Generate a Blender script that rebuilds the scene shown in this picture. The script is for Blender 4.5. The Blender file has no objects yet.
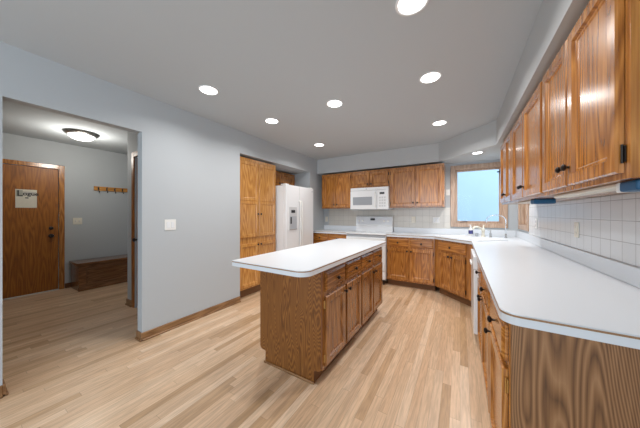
import bpy, bmesh, math, random
from mathutils import Vector, Matrix
random.seed(7)
S = bpy.context.scene
COL = S.collection
PI = math.pi

# ------------------------------------------------------------------ camera, world, light, exposure
CAM_H = 1.2821
cam_d = bpy.data.cameras.new('camera')
cam_d.sensor_width = 36.0
cam_d.lens = 232.17 / 640 * 36.0
cam_d.shift_y = -0.44 / 640
cam_d.clip_start = 0.02
cam = bpy.data.objects.new('camera', cam_d)
COL.objects.link(cam)
cam.location = (0, 0, CAM_H)
cam.rotation_euler = (PI / 2, 0, 0.5432)
S.camera = cam

S.view_settings.view_transform = 'Standard'
S.view_settings.look = 'None'
S.view_settings.gamma = 1.0
S.view_settings.exposure = -0.4
S.view_settings.use_curve_mapping = False

W = bpy.data.worlds.new('sky')
S.world = W
W.use_nodes = True
wbg = W.node_tree.nodes['Background']
wbg.inputs['Color'].default_value = (0.62, 0.82, 1.0, 1)
wbg.inputs['Strength'].default_value = 4.2


def area(name, loc, rot, sx, sy, power, col=(1, 1, 1), shape='RECTANGLE', parent=None, spread=PI):
    d = bpy.data.lights.new(name, 'AREA')
    d.shape = shape
    d.size = sx
    d.size_y = sy
    d.energy = power
    d.color = col
    d.spread = spread
    o = bpy.data.objects.new(name, d)
    COL.objects.link(o)
    o.location = loc
    o.rotation_euler = rot
    if parent:
        o.parent = parent
    return o


CAN_POWER = 10.5
CAN_COL = (1.0, 0.98, 0.96)
# daylight-coloured fill lamps added in unseen openings behind the camera
area('fill_dining', (-1.0, -3.36, 1.35), (PI / 2, 0, 0), 2.9, 1.7, 58, (0.93, 0.96, 1.0))
area('fill_side', (0.70, -1.75, 1.35), (PI / 2, 0, PI / 2), 1.9, 1.7, 24, (0.93, 0.96, 1.0))


# ------------------------------------------------------------------ materials
def newmat(name):
    m = bpy.data.materials.new(name)
    m.use_nodes = True
    nt = m.node_tree
    return m, nt, nt.nodes['Principled BSDF']


def N(nt, t, **k):
    n = nt.nodes.new(t)
    for a, v in k.items():
        setattr(n, a, v)
    return n


def plain(name, col, rough=0.5, metal=0.0, coat=0.0, bump=0.0, bscale=200.0, spec=0.5, vary=0.0):
    m, nt, b = newmat(name)
    b.inputs['Base Color'].default_value = (*col, 1)
    b.inputs['Roughness'].default_value = rough
    b.inputs['Metallic'].default_value = metal
    b.inputs['Coat Weight'].default_value = coat
    b.inputs['Specular IOR Level'].default_value = spec
    tc = N(nt, 'ShaderNodeTexCoord')
    no = N(nt, 'ShaderNodeTexNoise')
    no.inputs['Scale'].default_value = bscale
    no.inputs['Detail'].default_value = 3
    nt.links.new(tc.outputs['Object'], no.inputs['Vector'])
    if bump:
        bp = N(nt, 'ShaderNodeBump')
        bp.inputs['Strength'].default_value = bump
        bp.inputs['Distance'].default_value = 0.002
        nt.links.new(no.outputs['Fac'], bp.inputs['Height'])
        nt.links.new(bp.outputs['Normal'], b.inputs['Normal'])
    if vary:
        mx = N(nt, 'ShaderNodeMixRGB')
        mx.inputs[1].default_value = (*[c * (1 - vary) for c in col], 1)
        mx.inputs[2].default_value = (*[min(1, c * (1 + vary)) for c in col], 1)
        nt.links.new(no.outputs['Fac'], mx.inputs[0])
        nt.links.new(mx.outputs[0], b.inputs['Base Color'])
    return m


def oak(name, dark, mid, light, axis='Z', rough=0.27, rings=13.0, base=7.5, contrast=1.0, coat=0.7, fine=0.55, stretch=0.10):
    """oak with grain running along one local axis: contour rings of a stretched noise plus fine pores"""
    m, nt, b = newmat(name)
    L = nt.links
    tc = N(nt, 'ShaderNodeTexCoord')
    oi = N(nt, 'ShaderNodeObjectInfo')
    mul = N(nt, 'ShaderNodeMath', operation='MULTIPLY')
    mul.inputs[1].default_value = 37.0
    L.new(oi.outputs['Random'], mul.inputs[0])
    add = N(nt, 'ShaderNodeVectorMath', operation='ADD')
    L.new(tc.outputs['Object'], add.inputs[0])
    L.new(mul.outputs[0], add.inputs[1])

    def stretched(k):
        mp = N(nt, 'ShaderNodeMapping')
        sc = [1, 1, 1]
        sc['XYZ'.index(axis)] = k
        mp.inputs['Scale'].default_value = sc
        L.new(add.outputs[0], mp.inputs['Vector'])
        return mp
    m1 = stretched(stretch)
    n1 = N(nt, 'ShaderNodeTexNoise')
    n1.inputs['Scale'].default_value = base
    n1.inputs['Detail'].default_value = 2.2
    n1.inputs['Roughness'].default_value = 0.45
    L.new(m1.outputs[0], n1.inputs['Vector'])
    r1 = N(nt, 'ShaderNodeMath', operation='MULTIPLY')
    r1.inputs[1].default_value = rings
    L.new(n1.outputs['Fac'], r1.inputs[0])
    pp = N(nt, 'ShaderNodeMath', operation='PINGPONG')
    pp.inputs[1].default_value = 0.5
    L.new(r1.outputs[0], pp.inputs[0])
    r2 = N(nt, 'ShaderNodeMath', operation='MULTIPLY')
    r2.inputs[1].default_value = 2.0
    L.new(pp.outputs[0], r2.inputs[0])
    m2 = stretched(0.03)
    n2 = N(nt, 'ShaderNodeTexNoise')
    n2.inputs['Scale'].default_value = 170
    n2.inputs['Detail'].default_value = 4
    L.new(m2.outputs[0], n2.inputs['Vector'])
    mixf = N(nt, 'ShaderNodeMix')
    mixf.data_type = 'FLOAT'
    mixf.inputs[0].default_value = fine
    L.new(r2.outputs[0], mixf.inputs[2])
    L.new(n2.outputs['Fac'], mixf.inputs[3])
    cr = N(nt, 'ShaderNodeValToRGB')
    e = cr.color_ramp.elements
    e[0].position = 0.5 - 0.32 / contrast
    e[0].color = (*dark, 1)
    e[1].position = 0.5 + 0.30 / contrast
    e[1].color = (*light, 1)
    x = cr.color_ramp.elements.new(0.5)
    x.color = (*mid, 1)
    L.new(mixf.outputs[0], cr.inputs[0])
    hs = N(nt, 'ShaderNodeHueSaturation')
    vr = N(nt, 'ShaderNodeMapRange')
    vr.inputs['To Min'].default_value = 0.90
    vr.inputs['To Max'].default_value = 1.10
    L.new(oi.outputs['Random'], vr.inputs['Value'])
    L.new(vr.outputs[0], hs.inputs['Value'])
    L.new(cr.outputs[0], hs.inputs['Color'])
    L.new(hs.outputs[0], b.inputs['Base Color'])
    b.inputs['Roughness'].default_value = rough
    b.inputs['Coat Weight'].default_value = coat
    b.inputs['Coat Roughness'].default_value = 0.22
    bp = N(nt, 'ShaderNodeBump')
    bp.inputs['Strength'].default_value = 0.12
    bp.inputs['Distance'].default_value = 0.001
    L.new(n2.outputs['Fac'], bp.inputs['Height'])
    L.new(bp.outputs['Normal'], b.inputs['Normal'])
    return m


def oakset(tag, d, m_, l, **k):
    return {ax: oak('oak_%s_%s' % (tag, ax), d, m_, l, axis=ax, **k) for ax in 'XYZ'}


OAK = oakset('honey', (0.20, 0.062, 0.008), (0.39, 0.145, 0.024), (0.57, 0.245, 0.055))
PAN = oakset('pantry', (0.34, 0.135, 0.026), (0.50, 0.225, 0.050), (0.62, 0.32, 0.090))
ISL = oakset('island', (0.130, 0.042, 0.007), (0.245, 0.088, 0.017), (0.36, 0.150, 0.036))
ENDP = oak('oak_end_panel', (0.105, 0.045, 0.016), (0.245, 0.115, 0.045), (0.37, 0.195, 0.09), rings=64, base=3.0, contrast=0.95, fine=0.47, stretch=0.15, coat=0.1, rough=0.45)
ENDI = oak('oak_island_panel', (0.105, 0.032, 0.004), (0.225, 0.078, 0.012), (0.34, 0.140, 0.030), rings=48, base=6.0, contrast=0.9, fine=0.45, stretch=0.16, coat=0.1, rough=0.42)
TRIM = oakset('trim', (0.16, 0.070, 0.022), (0.26, 0.125, 0.045), (0.36, 0.19, 0.080), rough=0.4)
WTRIM = oakset('window_trim', (0.34, 0.21, 0.13), (0.46, 0.30, 0.20), (0.56, 0.39, 0.275), rough=0.4)
DOORW = oakset('door', (0.14, 0.042, 0.005), (0.31, 0.102, 0.010), (0.43, 0.16, 0.020), rings=11, base=8.0, coat=0.04, fine=0.68, rough=0.48)
BENCH = oakset('bench', (0.11, 0.042, 0.014), (0.185, 0.075, 0.026), (0.26, 0.115, 0.045))
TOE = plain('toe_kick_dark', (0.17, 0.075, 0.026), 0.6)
WALL = plain('wall_paint', (0.46, 0.485, 0.502), 0.75, bump=0.04, bscale=350)
CEIL = plain('ceiling_paint', (0.50, 0.535, 0.56), 0.9, bump=0.08, bscale=180)
SOFF = plain('soffit_paint', (0.50, 0.515, 0.52), 0.8, bump=0.04, bscale=350)
LAM = plain('white_laminate', (0.68, 0.71, 0.745), 0.30, bump=0.01, bscale=600)
STRIPE = plain('laminate_seam', (0.30, 0.165, 0.075), 0.5)
WHITE = plain('white_enamel', (0.80, 0.81, 0.82), 0.25, coat=0.2)
WHITEP = plain('white_plastic', (0.78, 0.77, 0.74), 0.4)
BISQUE = plain('bisque_plastic', (0.74, 0.70, 0.60), 0.4)
GREYP = plain('grey_plastic', (0.42, 0.44, 0.47), 0.4)
GLASSG = plain('grey_oven_glass', (0.33, 0.35, 0.38), 0.15)
SHADE_W = plain('white_gasket', (0.55, 0.56, 0.57), 0.6)
BLACK = plain('black_plastic', (0.012, 0.012, 0.014), 0.35)
BRONZE = plain('oil_rubbed_bronze', (0.020, 0.014, 0.011), 0.38, metal=0.6)
BRASS = plain('brass', (0.62, 0.42, 0.16), 0.3, metal=1.0)
CHROME = plain('chrome', (0.72, 0.73, 0.75), 0.18, metal=1.0)
STEEL = plain('brushed_steel', (0.45, 0.45, 0.44), 0.35, metal=1.0)
PORC = plain('white_porcelain', (0.82, 0.83, 0.84), 0.15, coat=0.4)
BLUE = plain('blue_plastic', (0.003, 0.085, 0.20), 0.5)
NAVY = plain('navy_label', (0.05, 0.055, 0.20), 0.5)
PAPER = plain('paper', (0.72, 0.68, 0.58), 0.8, vary=0.05, bscale=30)
PRINTG = plain('grey_print', (0.40, 0.40, 0.34), 0.8)
INK = plain('ink', (0.02, 0.02, 0.02), 0.7)
SIDING = plain('neighbour_siding', (0.47, 0.54, 0.60), 0.7, vary=0.03, bscale=8)
ALMOND = plain('almond_faucet', (0.66, 0.62, 0.52), 0.3)
SOAP = plain('soap_clear', (0.45, 0.47, 0.46), 0.2)


def emis(name, col, s):
    m, nt, b = newmat(name)
    b.inputs['Base Color'].default_value = (0.9, 0.9, 0.9, 1)
    b.inputs['Emission Color'].default_value = (*col, 1)
    b.inputs['Emission Strength'].default_value = s
    return m


LENS = emis('lamp_lens', (1.0, 0.98, 0.95), 9.0)
DOME = emis('lamp_dome', (1.0, 0.97, 0.92), 3.0)
LED = emis('display_glow', (0.15, 0.25, 0.3), 0.12)


def glassmat():
    m, nt, b = newmat('window_glass')
    b.inputs['Base Color'].default_value = (1, 1, 1, 1)
    b.inputs['Roughness'].default_value = 0.02
    tr = N(nt, 'ShaderNodeBsdfTransparent')
    tr.inputs[0].default_value = (0.97, 0.985, 1, 1)
    gl = N(nt, 'ShaderNodeBsdfGlossy')
    gl.inputs['Roughness'].default_value = 0.03
    fr = N(nt, 'ShaderNodeFresnel')
    fr.inputs[0].default_value = 1.12
    mx = N(nt, 'ShaderNodeMixShader')
    nt.links.new(fr.outputs[0], mx.inputs[0])
    nt.links.new(tr.outputs[0], mx.inputs[1])
    nt.links.new(gl.outputs[0], mx.inputs[2])
    nt.links.new(mx.outputs[0], nt.nodes['Material Output'].inputs['Surface'])
    return m


GLASS = glassmat()


def floormat():
    m, nt, b = newmat('oak_strip_floor')
    L = nt.links
    tc = N(nt, 'ShaderNodeTexCoord')
    sp = N(nt, 'ShaderNodeSeparateXYZ')
    L.new(tc.outputs['Object'], sp.inputs[0])

    def M(op, a, b_=None, c=None):
        n = N(nt, 'ShaderNodeMath', operation=op)
        for i, v in enumerate((a, b_, c)):
            if v is None:
                continue
            if isinstance(v, (int, float)):
                n.inputs[i].default_value = v
            else:
                L.new(v, n.inputs[i])
        return n.outputs[0]
    w = 0.057
    xr = M('DIVIDE', sp.outputs['X'], w)
    row = M('FLOOR', xr)
    fx = M('FRACT', xr)
    wn = N(nt, 'ShaderNodeTexWhiteNoise', noise_dimensions='1D')
    L.new(row, wn.inputs['W'])
    off = M('MULTIPLY', wn.outputs['Value'], 5.0)
    ln = M('MULTIPLY_ADD', wn.outputs['Value'], 0.5, 0.75)
    yr = M('DIVIDE', M('ADD', sp.outputs['Y'], off), ln)
    idx = M('FLOOR', yr)
    fy = M('FRACT', yr)
    cv = N(nt, 'ShaderNodeCombineXYZ')
    L.new(row, cv.inputs[0])
    L.new(idx, cv.inputs[1])
    w2 = N(nt, 'ShaderNodeTexWhiteNoise', noise_dimensions='2D')
    L.new(cv.outputs[0], w2.inputs['Vector'])
    # grain
    sh = N(nt, 'ShaderNodeVectorMath', operation='MULTIPLY_ADD')
    L.new(w2.outputs['Color'], sh.inputs[0])
    sh.inputs[1].default_value = (20, 20, 20)
    L.new(tc.outputs['Object'], sh.inputs[2])
    mp = N(nt, 'ShaderNodeMapping')
    mp.inputs['Scale'].default_value = (1, 0.07, 1)
    L.new(sh.outputs[0], mp.inputs[0])
    n1 = N(nt, 'ShaderNodeTexNoise')
    n1.inputs['Scale'].default_value = 22
    n1.inputs['Detail'].default_value = 3
    L.new(mp.outputs[0], n1.inputs['Vector'])
    g = M('PINGPONG', M('MULTIPLY', n1.outputs['Fac'], 6.0), 0.5)
    n2 = N(nt, 'ShaderNodeTexNoise')
    n2.inputs['Scale'].default_value = 150
    n2.inputs['Detail'].default_value = 3
    L.new(mp.outputs[0], n2.inputs['Vector'])
    cr = N(nt, 'ShaderNodeValToRGB')
    e = cr.color_ramp.elements
    e[0].position = 0.0
    e[0].color = (0.50, 0.315, 0.17, 1)
    e[1].position = 1.0
    e[1].color = (0.79, 0.58, 0.40, 1)
    x = e.new(0.25)
    x.color = (0.65, 0.43, 0.265, 1)
    x = e.new(0.75)
    x.color = (0.71, 0.495, 0.32, 1)
    L.new(w2.outputs['Value'], cr.inputs[0])
    gf = M('MULTIPLY_ADD', g, 0.40, 0.80)
    gf2 = M('MULTIPLY_ADD', n2.outputs['Fac'], 0.36, 0.82)
    tot = M('MULTIPLY', gf, gf2)
    # seams
    sx = M('LESS_THAN', M('MINIMUM', fx, M('SUBTRACT', 1.0, fx)), 0.018)
    sy = M('LESS_THAN', M('MINIMUM', fy, M('SUBTRACT', 1.0, fy)), 0.0015)
    seam = M('MAXIMUM', sx, sy)
    sf = M('MULTIPLY_ADD', seam, -0.30, 1.0)
    tot = M('MULTIPLY', tot, sf)
    mx = N(nt, 'ShaderNodeVectorMath', operation='SCALE')
    L.new(cr.outputs[0], mx.inputs[0])
    L.new(tot, mx.inputs['Scale'])
    L.new(mx.outputs[0], b.inputs['Base Color'])
    b.inputs['Roughness'].default_value = 0.36
    b.inputs['Coat Weight'].default_value = 0.15
    b.inputs['Coat Roughness'].default_value = 0.2
    bp = N(nt, 'ShaderNodeBump')
    bp.inputs['Strength'].default_value = 0.2
    bp.inputs['Distance'].default_value = 0.001
    bp.invert = True
    L.new(seam, bp.inputs['Height'])
    L.new(bp.outputs['Normal'], b.inputs['Normal'])
    return m


def tilemat(name, ax, col1, col2, grout, z0):
    """square tiles on an upright wall; ax = horizontal object axis"""
    m, nt, b = newmat(name)
    L = nt.links
    tc = N(nt, 'ShaderNodeTexCoord')
    sp = N(nt, 'ShaderNodeSeparateXYZ')
    L.new(tc.outputs['Object'], sp.inputs[0])
    cb = N(nt, 'ShaderNodeCombineXYZ')
    L.new(sp.outputs[ax], cb.inputs[0])
    L.new(sp.outputs['Z'], cb.inputs[1])
    mp = N(nt, 'ShaderNodeMapping')
    mp.inputs['Location'].default_value = (0.018, -z0, 0)
    L.new(cb.outputs[0], mp.inputs[0])
    br = N(nt, 'ShaderNodeTexBrick', offset=0.0, squash=1.0)
    br.inputs['Scale'].default_value = 1.0
    br.inputs['Brick Width'].default_value = 0.117
    br.inputs['Row Height'].default_value = 0.117
    br.inputs['Mortar Size'].default_value = 0.0018
    br.inputs['Mortar Smooth'].default_value = 0.2
    br.inputs['Color1'].default_value = (*col1, 1)
    br.inputs['Color2'].default_value = (*col2, 1)
    br.inputs['Mortar'].default_value = (*grout, 1)
    L.new(mp.outputs[0], br.inputs['Vector'])
    L.new(br.outputs['Color'], b.inputs['Base Color'])
    bp = N(nt, 'ShaderNodeBump')
    bp.invert = True
    bp.inputs['Strength'].default_value = 0.6
    bp.inputs['Distance'].default_value = 0.002
    L.new(br.outputs['Fac'], bp.inputs['Height'])
    L.new(bp.outputs['Normal'], b.inputs['Normal'])
    b.inputs['Roughness'].default_value = 0.25
    return m


FLOOR = floormat()
TILE_R = tilemat('white_tile', 'Y', (0.70, 0.71, 0.72), (0.66, 0.67, 0.68), (0.36, 0.36, 0.36), 1.008)
TILE_B = tilemat('cream_tile', 'X', (0.64, 0.61, 0.55), (0.59, 0.56, 0.51), (0.45, 0.43, 0.39), 1.008)


# ------------------------------------------------------------------ mesh helpers
class MB:
    def __init__(s):
        s.bm = bmesh.new()
        s.M = Matrix()

    def _v(s, p):
        return s.bm.verts.new(s.M @ Vector(p))

    def box(s, x0, x1, y0, y1, z0, z1, bev=0.0, seg=2):
        vs = [s._v((x, y, z)) for x in (x0, x1) for y in (y0, y1) for z in (z0, z1)]
        F = [(0, 1, 3, 2), (4, 6, 7, 5), (0, 4, 5, 1), (2, 3, 7, 6), (0, 2, 6, 4), (1, 5, 7, 3)]
        fs = [s.bm.faces.new([vs[i] for i in f]) for f in F]
        if bev:
            es = list({e for f in fs for e in f.edges})
            bmesh.ops.bevel(s.bm, geom=es, offset=bev, segments=seg, affect='EDGES', profile=0.5)
        return s

    def prism(s, poly, z0, z1, bev=0.0):
        """poly in XY (CCW) pulled from z0 to z1"""
        lo = [s._v((x, y, z0)) for x, y in poly]
        hi = [s._v((x, y, z1)) for x, y in poly]
        n = len(poly)
        f = [s.bm.faces.new(list(reversed(lo))), s.bm.faces.new(hi)]
        for i in range(n):
            s.bm.faces.new((lo[i], lo[(i + 1) % n], hi[(i + 1) % n], hi[i]))
        if bev:
            bmesh.ops.bevel(s.bm, geom=list(f[1].edges), offset=bev, segments=2, affect='EDGES')
        return s

    def extrude_poly(s, pts3, vec):
        lo = [s._v(p) for p in pts3]
        hi = [s._v(Vector(p) + Vector(vec)) for p in pts3]
        n = len(pts3)
        s.bm.faces.new(list(reversed(lo)))
        s.bm.faces.new(hi)
        for i in range(n):
            s.bm.faces.new((lo[i], lo[(i + 1) % n], hi[(i + 1) % n], hi[i]))
        return s

    def lathe(s, prof, c=(0, 0, 0), axis='Z', seg=20, cap=True):
        """prof = [(r, h)] along axis from centre c"""
        rings = []
        for r, h in prof:
            ring = []
            for i in range(seg):
                a = 2 * PI * i / seg
                u, v = r * math.cos(a), r * math.sin(a)
                p = {'Z': (u, v, h), 'Y': (v, h, u), 'X': (h, u, v)}[axis]
                ring.append(s._v((p[0] + c[0], p[1] + c[1], p[2] + c[2])))
            rings.append(ring)
        for a, b in zip(rings, rings[1:]):
            for i in range(seg):
                s.bm.faces.new((a[i], a[(i + 1) % seg], b[(i + 1) % seg], b[i]))
        if cap:
            s.bm.faces.new(list(reversed(rings[0])))
            s.bm.faces.new(rings[-1])
        return s

    def tube(s, pts, r, seg=10):
        pts = [Vector(p) for p in pts]
        rings = []
        up = None
        for i, p in enumerate(pts):
            t = (pts[min(i + 1, len(pts) - 1)] - pts[max(i - 1, 0)]).normalized()
            if up is None:
                up = t.orthogonal().normalized()
            up = (up - t * up.dot(t)).normalized()
            w = t.cross(up)
            rr = r[i] if isinstance(r, (list, tuple)) else r
            rings.append([s._v(p + up * rr * math.cos(2 * PI * k / seg) + w * rr * math.sin(2 * PI * k / seg)) for k in range(seg)])
        for a, b in zip(rings, rings[1:]):
            for i in range(seg):
                s.bm.faces.new((a[i], a[(i + 1) % seg], b[(i + 1) % seg], b[i]))
        s.bm.faces.new(list(reversed(rings[0])))
        s.bm.faces.new(rings[-1])
        return s

    def front(s, x0, x1, z0, z1, yb, prof):
        """cabinet front facing -y: nested rectangles [(inset, y)] then a back at yb"""
        loops = []
        for ins, y in [(0, yb)] + prof:
            loops.append([s._v(p) for p in ((x0 + ins, y, z0 + ins), (x1 - ins, y, z0 + ins), (x1 - ins, y, z1 - ins), (x0 + ins, y, z1 - ins))])
        for a, b in zip(loops, loops[1:]):
            for i in range(4):
                s.bm.faces.new((a[i], a[(i + 1) % 4], b[(i + 1) % 4], b[i]))
        s.bm.faces.new(loops[-1])
        s.bm.faces.new(list(reversed(loops[0])))
        return s

    def ribbon(s, path, z0, z1, off, thick=0.004):
        """thin band along an open XY path, its outside face `off` to the right of the path"""
        n = len(path)
        P = [Vector((x, y)) for x, y in path]
        out, inn = [], []
        for i in range(n):
            d1 = (P[i] - P[i - 1]).normalized() if i else (P[1] - P[0]).normalized()
            d2 = (P[i + 1] - P[i]).normalized() if i < n - 1 else d1
            nn = Vector((d1.y + d2.y, -d1.x - d2.x)).normalized()
            out.append(P[i] + nn * off)
            inn.append(P[i] - nn * thick)
        poly = [tuple(p) for p in out] + [tuple(p) for p in reversed(inn)]
        for i in range(n - 1):
            q = [out[i], out[i + 1], inn[i + 1], inn[i]]
            lo = [s._v((p.x, p.y, z0)) for p in q]
            hi = [s._v((p.x, p.y, z1)) for p in q]
            for k in range(4):
                s.bm.faces.new((lo[k], lo[(k + 1) % 4], hi[(k + 1) % 4], hi[k]))
            s.bm.faces.new(hi)
            s.bm.faces.new(list(reversed(lo)))
        return s

    def build(s, name, mat, parent=None, smooth=False, local=False):
        bm = s.bm
        bmesh.ops.recalc_face_normals(bm, faces=bm.faces)
        if smooth:
            for f in bm.faces:
                f.smooth = True
        me = bpy.data.meshes.new(name)
        off = Vector((0, 0, 0))
        if parent is None and not local:
            # give the mesh an origin at its base
            xs = [v.co for v in bm.verts]
            off = Vector(((min(v.x for v in xs) + max(v.x for v in xs)) / 2, (min(v.y for v in xs) + max(v.y for v in xs)) / 2, min(v.z for v in xs)))
            bmesh.ops.translate(bm, verts=bm.verts, vec=-off)
        bm.to_mesh(me)
        bm.free()
        o = bpy.data.objects.new(name, me)
        me.materials.append(mat)
        COL.objects.link(o)
        o.location = off
        if parent is not None:
            o.parent = parent
        if smooth:
            try:
                for p in me.polygons:
                    p.use_smooth = True
                me.set_sharp_from_angle(angle=math.radians(40))
            except Exception:
                pass
        return o


def thing(name, label, cat, loc=(0, 0, 0), rz=0.0, group=None):
    o = bpy.data.objects.new(name, None)
    o.empty_display_size = 0.1
    COL.objects.link(o)
    o.location = loc
    o.rotation_euler = (0, 0, rz)
    tag(o, label, cat, group)
    return o


def tag(o, label, cat, group=None):
    o['label'] = label
    o['category'] = cat
    if group:
        o['group'] = group
    return o


def struct(name, mb, mat, parent=None, label=None, world=True):
    o = mb.build(name, mat, parent, local=world)
    if parent is None:
        o['kind'] = 'structure'
    if label:
        o['label'] = label
    return o


def sroot(name, loc=(0, 0, 0), rz=0.0, label=None):
    o = bpy.data.objects.new(name, None)
    COL.objects.link(o)
    o.location = loc
    o.rotation_euler = (0, 0, rz)
    o['kind'] = 'structure'
    if label:
        o['label'] = label
    return o


def fillet(poly, radii, seg=6):
    out = []
    n = len(poly)
    for i in range(n):
        p = Vector(poly[i])
        r = radii.get(i, 0)
        if not r:
            out.append(tuple(p))
            continue
        a = (Vector(poly[i - 1]) - p).normalized()
        b = (Vector(poly[(i + 1) % n]) - p).normalized()
        ang = a.angle(b)
        t = r / math.tan(ang / 2)
        c = p + (a + b).normalized() * (r / math.sin(ang / 2))
        s, e = p + a * t, p + b * t
        a0 = math.atan2(s.y - c.y, s.x - c.x)
        a1 = math.atan2(e.y - c.y, e.x - c.x)
        d = (a1 - a0 + PI) % (2 * PI) - PI
        for k in range(seg + 1):
            an = a0 + d * k / seg
            out.append((c.x + r * math.cos(an), c.y + r * math.sin(an)))
    return out


# ------------------------------------------------------------------ room dimensions
XL, XR, YB, YF = -2.746, 0.777, 4.74, -3.45
ZC, ZS = 2.484, 2.168
OY0, OY1, OZ = 0.2426, 1.0767, 2.106          # hall opening in the left wall
RY0, RY1, RZ, RX = 2.292, 4.13, 2.165, -3.47  # pantry and fridge alcove
XE = -5.813                                    # far wall of the entry hall

# floor and ceiling
struct('floor', MB().box(-6.0, 1.0, -3.6, 4.9, -0.06, 0.0), FLOOR)
struct('ceiling', MB().box(-6.0, 1.0, -3.6, 4.9, ZC, ZC + 0.08), CEIL)

# left wall with the hall opening and the alcove opening (side profile pulled through its thickness)
prof = [(YF, 0), (OY0, 0), (OY0, OZ), (OY1, OZ), (OY1, 0), (RY0, 0), (RY0, RZ), (RY1, RZ), (RY1, 0), (YB, 0), (YB, ZC), (YF, ZC)]
struct('wall_left', MB().extrude_poly([(XL, y, z) for y, z in prof], (-0.10, 0, 0)), WALL)
b = MB()
b.box(RX, XL - 0.10, RY0 - 0.08, RY0, 0, ZC)
b.box(RX, XL - 0.10, RY1, RY1 + 0.08, 0, ZC)
b.box(RX - 0.08, RX, RY0 - 0.08, RY1 + 0.08, 0, ZC)
b.box(RX, XL - 0.10, RY0, RY1, RZ, RZ + 0.06)
struct('wall_alcove', b, WALL)

# back wall with the sink window opening
WX0, WX1, WZ0, WZ1 = -0.080, 0.585, 1.115, 2.055
b = MB()
b.box(XL - 0.10, WX0, YB, YB + 0.14, 0, ZC)
b.box(WX1, XR + 0.14, YB, YB + 0.14, 0, ZC)
b.box(WX0, WX1, YB, YB + 0.14, 0, WZ0)
b.box(WX0, WX1, YB, YB + 0.14, WZ1, ZC)
struct('wall_back', b, WALL)

# right wall with a small side window and a big unseen opening added for the side fill lamp
VY0, VY1, VZ0, VZ1 = 4.08, 4.56, 1.115, 2.055
DY0, DY1, DZ0, DZ1 = -2.75, -0.75, 0.45, 2.2
b = MB()
T = 0.14
b.box(XR, XR + T, YF, DY0, 0, ZC)
b.box(XR, XR + T, DY0, DY1, 0, DZ0)
b.box(XR, XR + T, DY0, DY1, DZ1, ZC)
b.box(XR, XR + T, DY1, VY0, 0, ZC)
b.box(XR, XR + T, VY0, VY1, 0, VZ0)
b.box(XR, XR + T, VY0, VY1, VZ1, ZC)
b.box(XR, XR + T, VY1, YB, 0, ZC)
struct('wall_right', b, WALL)

# wall behind the camera with a wide unseen opening added for the fill lamp
b = MB()
b.box(-6.0, -2.5, YF - 0.12, YF, 0, ZC)
b.box(0.5, XR + T, YF - 0.12, YF, 0, ZC)
b.box(-2.5, 0.5, YF - 0.12, YF, 0, 0.45)
b.box(-2.5, 0.5, YF - 0.12, YF, 2.25, ZC)
struct('wall_front', b, WALL)

# soffit above the cabinets
sof = [(XL, YB), (XL, 4.43), (-0.31, 4.43), (0.40, 3.72), (0.40, -0.2), (XR, -0.2), (XR, YB)]
struct('ceiling_soffit', MB().prism(list(reversed(sof))[::-1], ZS, ZC), SOFF)

# entry hall walls
ED0, ED1, EDZ = 0.155, 1.078, 2.03             # front door opening
b = MB()
b.box(XE - 0.12, XE, -1.4, ED0, 0, ZC)
b.box(XE - 0.12, XE, ED1, 3.0, 0, ZC)
b.box(XE - 0.12, XE, ED0, ED1, EDZ, ZC)
struct('wall_entry', b, WALL)
SY = 1.402
CX0, CX1, CZ = -3.79, -3.02, 2.05              # closet door opening in the stub wall
b = MB()
b.box(-4.022, CX0, SY, SY + 0.12, 0, ZC)
b.box(CX1, XL - 0.10, SY, SY + 0.12, 0, ZC)
b.box(CX0, CX1, SY, SY + 0.12, CZ, ZC)
b.box(-4.022, -3.902, SY + 0.12, 3.0, 0, ZC)
struct('wall_closet', b, WALL)
b = MB()
b.box(XE - 0.12, XL - 0.10, -1.52, -1.4, 0, ZC)
struct('wall_hall_near', b, WALL)
b = MB()
b.box(XE - 0.12, -3.902, 3.0, 3.12, 0, ZC)
struct('wall_hall_far', b, WALL)

# baseboards
BH, BT = 0.083, 0.013


def base_run(mb, axis, at, a, c, side, bt=BT):
    """a baseboard with a rounded shoe; axis = direction of the run, side = +1/-1 towards the room"""
    for t, h in ((bt, BH), (bt + 0.012, 0.018)):
        lo, hi = sorted((at, at + side * t))
        if axis == 'Y':
            mb.box(lo, hi, a, c, 0.0, h, 0.003, 1)
        else:
            mb.box(a, c, lo, hi, 0.0, h, 0.003, 1)


b = MB()
base_run(b, 'Y', XL, OY1, RY0, 1)
base_run(b, 'X', OY1, XL - 0.10, XL + BT, -1)
struct('baseboard_left', b, TRIM['Y'])
b = MB()
base_run(b, 'Y', XL, -3.4, OY0, 1)
base_run(b, 'X', OY0, XL - 0.10, XL + BT, 1)
struct('baseboard_near', b, TRIM['Y'])
b = MB()
base_run(b, 'Y', XE, ED1 + 0.07, 2.95, 1)
base_run(b, 'Y', XE, -1.35, ED0 - 0.07, 1)
struct('baseboard_entry', b, BENCH['Y'])
b = MB()
base_run(b, 'X', SY, -4.034, CX0 - 0.066, -1)
base_run(b, 'Y', -4.022, SY + 0.01, 2.95, -1)
struct('baseboard_closet', b, TRIM['X'])


# ------------------------------------------------------------------ doors of the entry hall
def casing(mb, a0, a1, z1, w=0.066, t=0.016):
    """door casing in a local frame: x across, -y to the room"""
    mb.box(a0 - w, a0, -t, 0, 0, z1 + w, 0.004, 1)
    mb.box(a1, a1 + w, -t, 0, 0, z1 + w, 0.004, 1)
    mb.box(a0, a1, -t, 0, z1, z1 + w, 0.004, 1)


def knob_prof(k=1.0):
    return [(0.0055 * k, 0), (0.0055 * k, -0.010 * k), (0.012 * k, -0.013 * k), (0.0155 * k, -0.018 * k), (0.0155 * k, -0.022 * k), (0.011 * k, -0.027 * k), (0.003 * k, -0.029 * k)]


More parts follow.
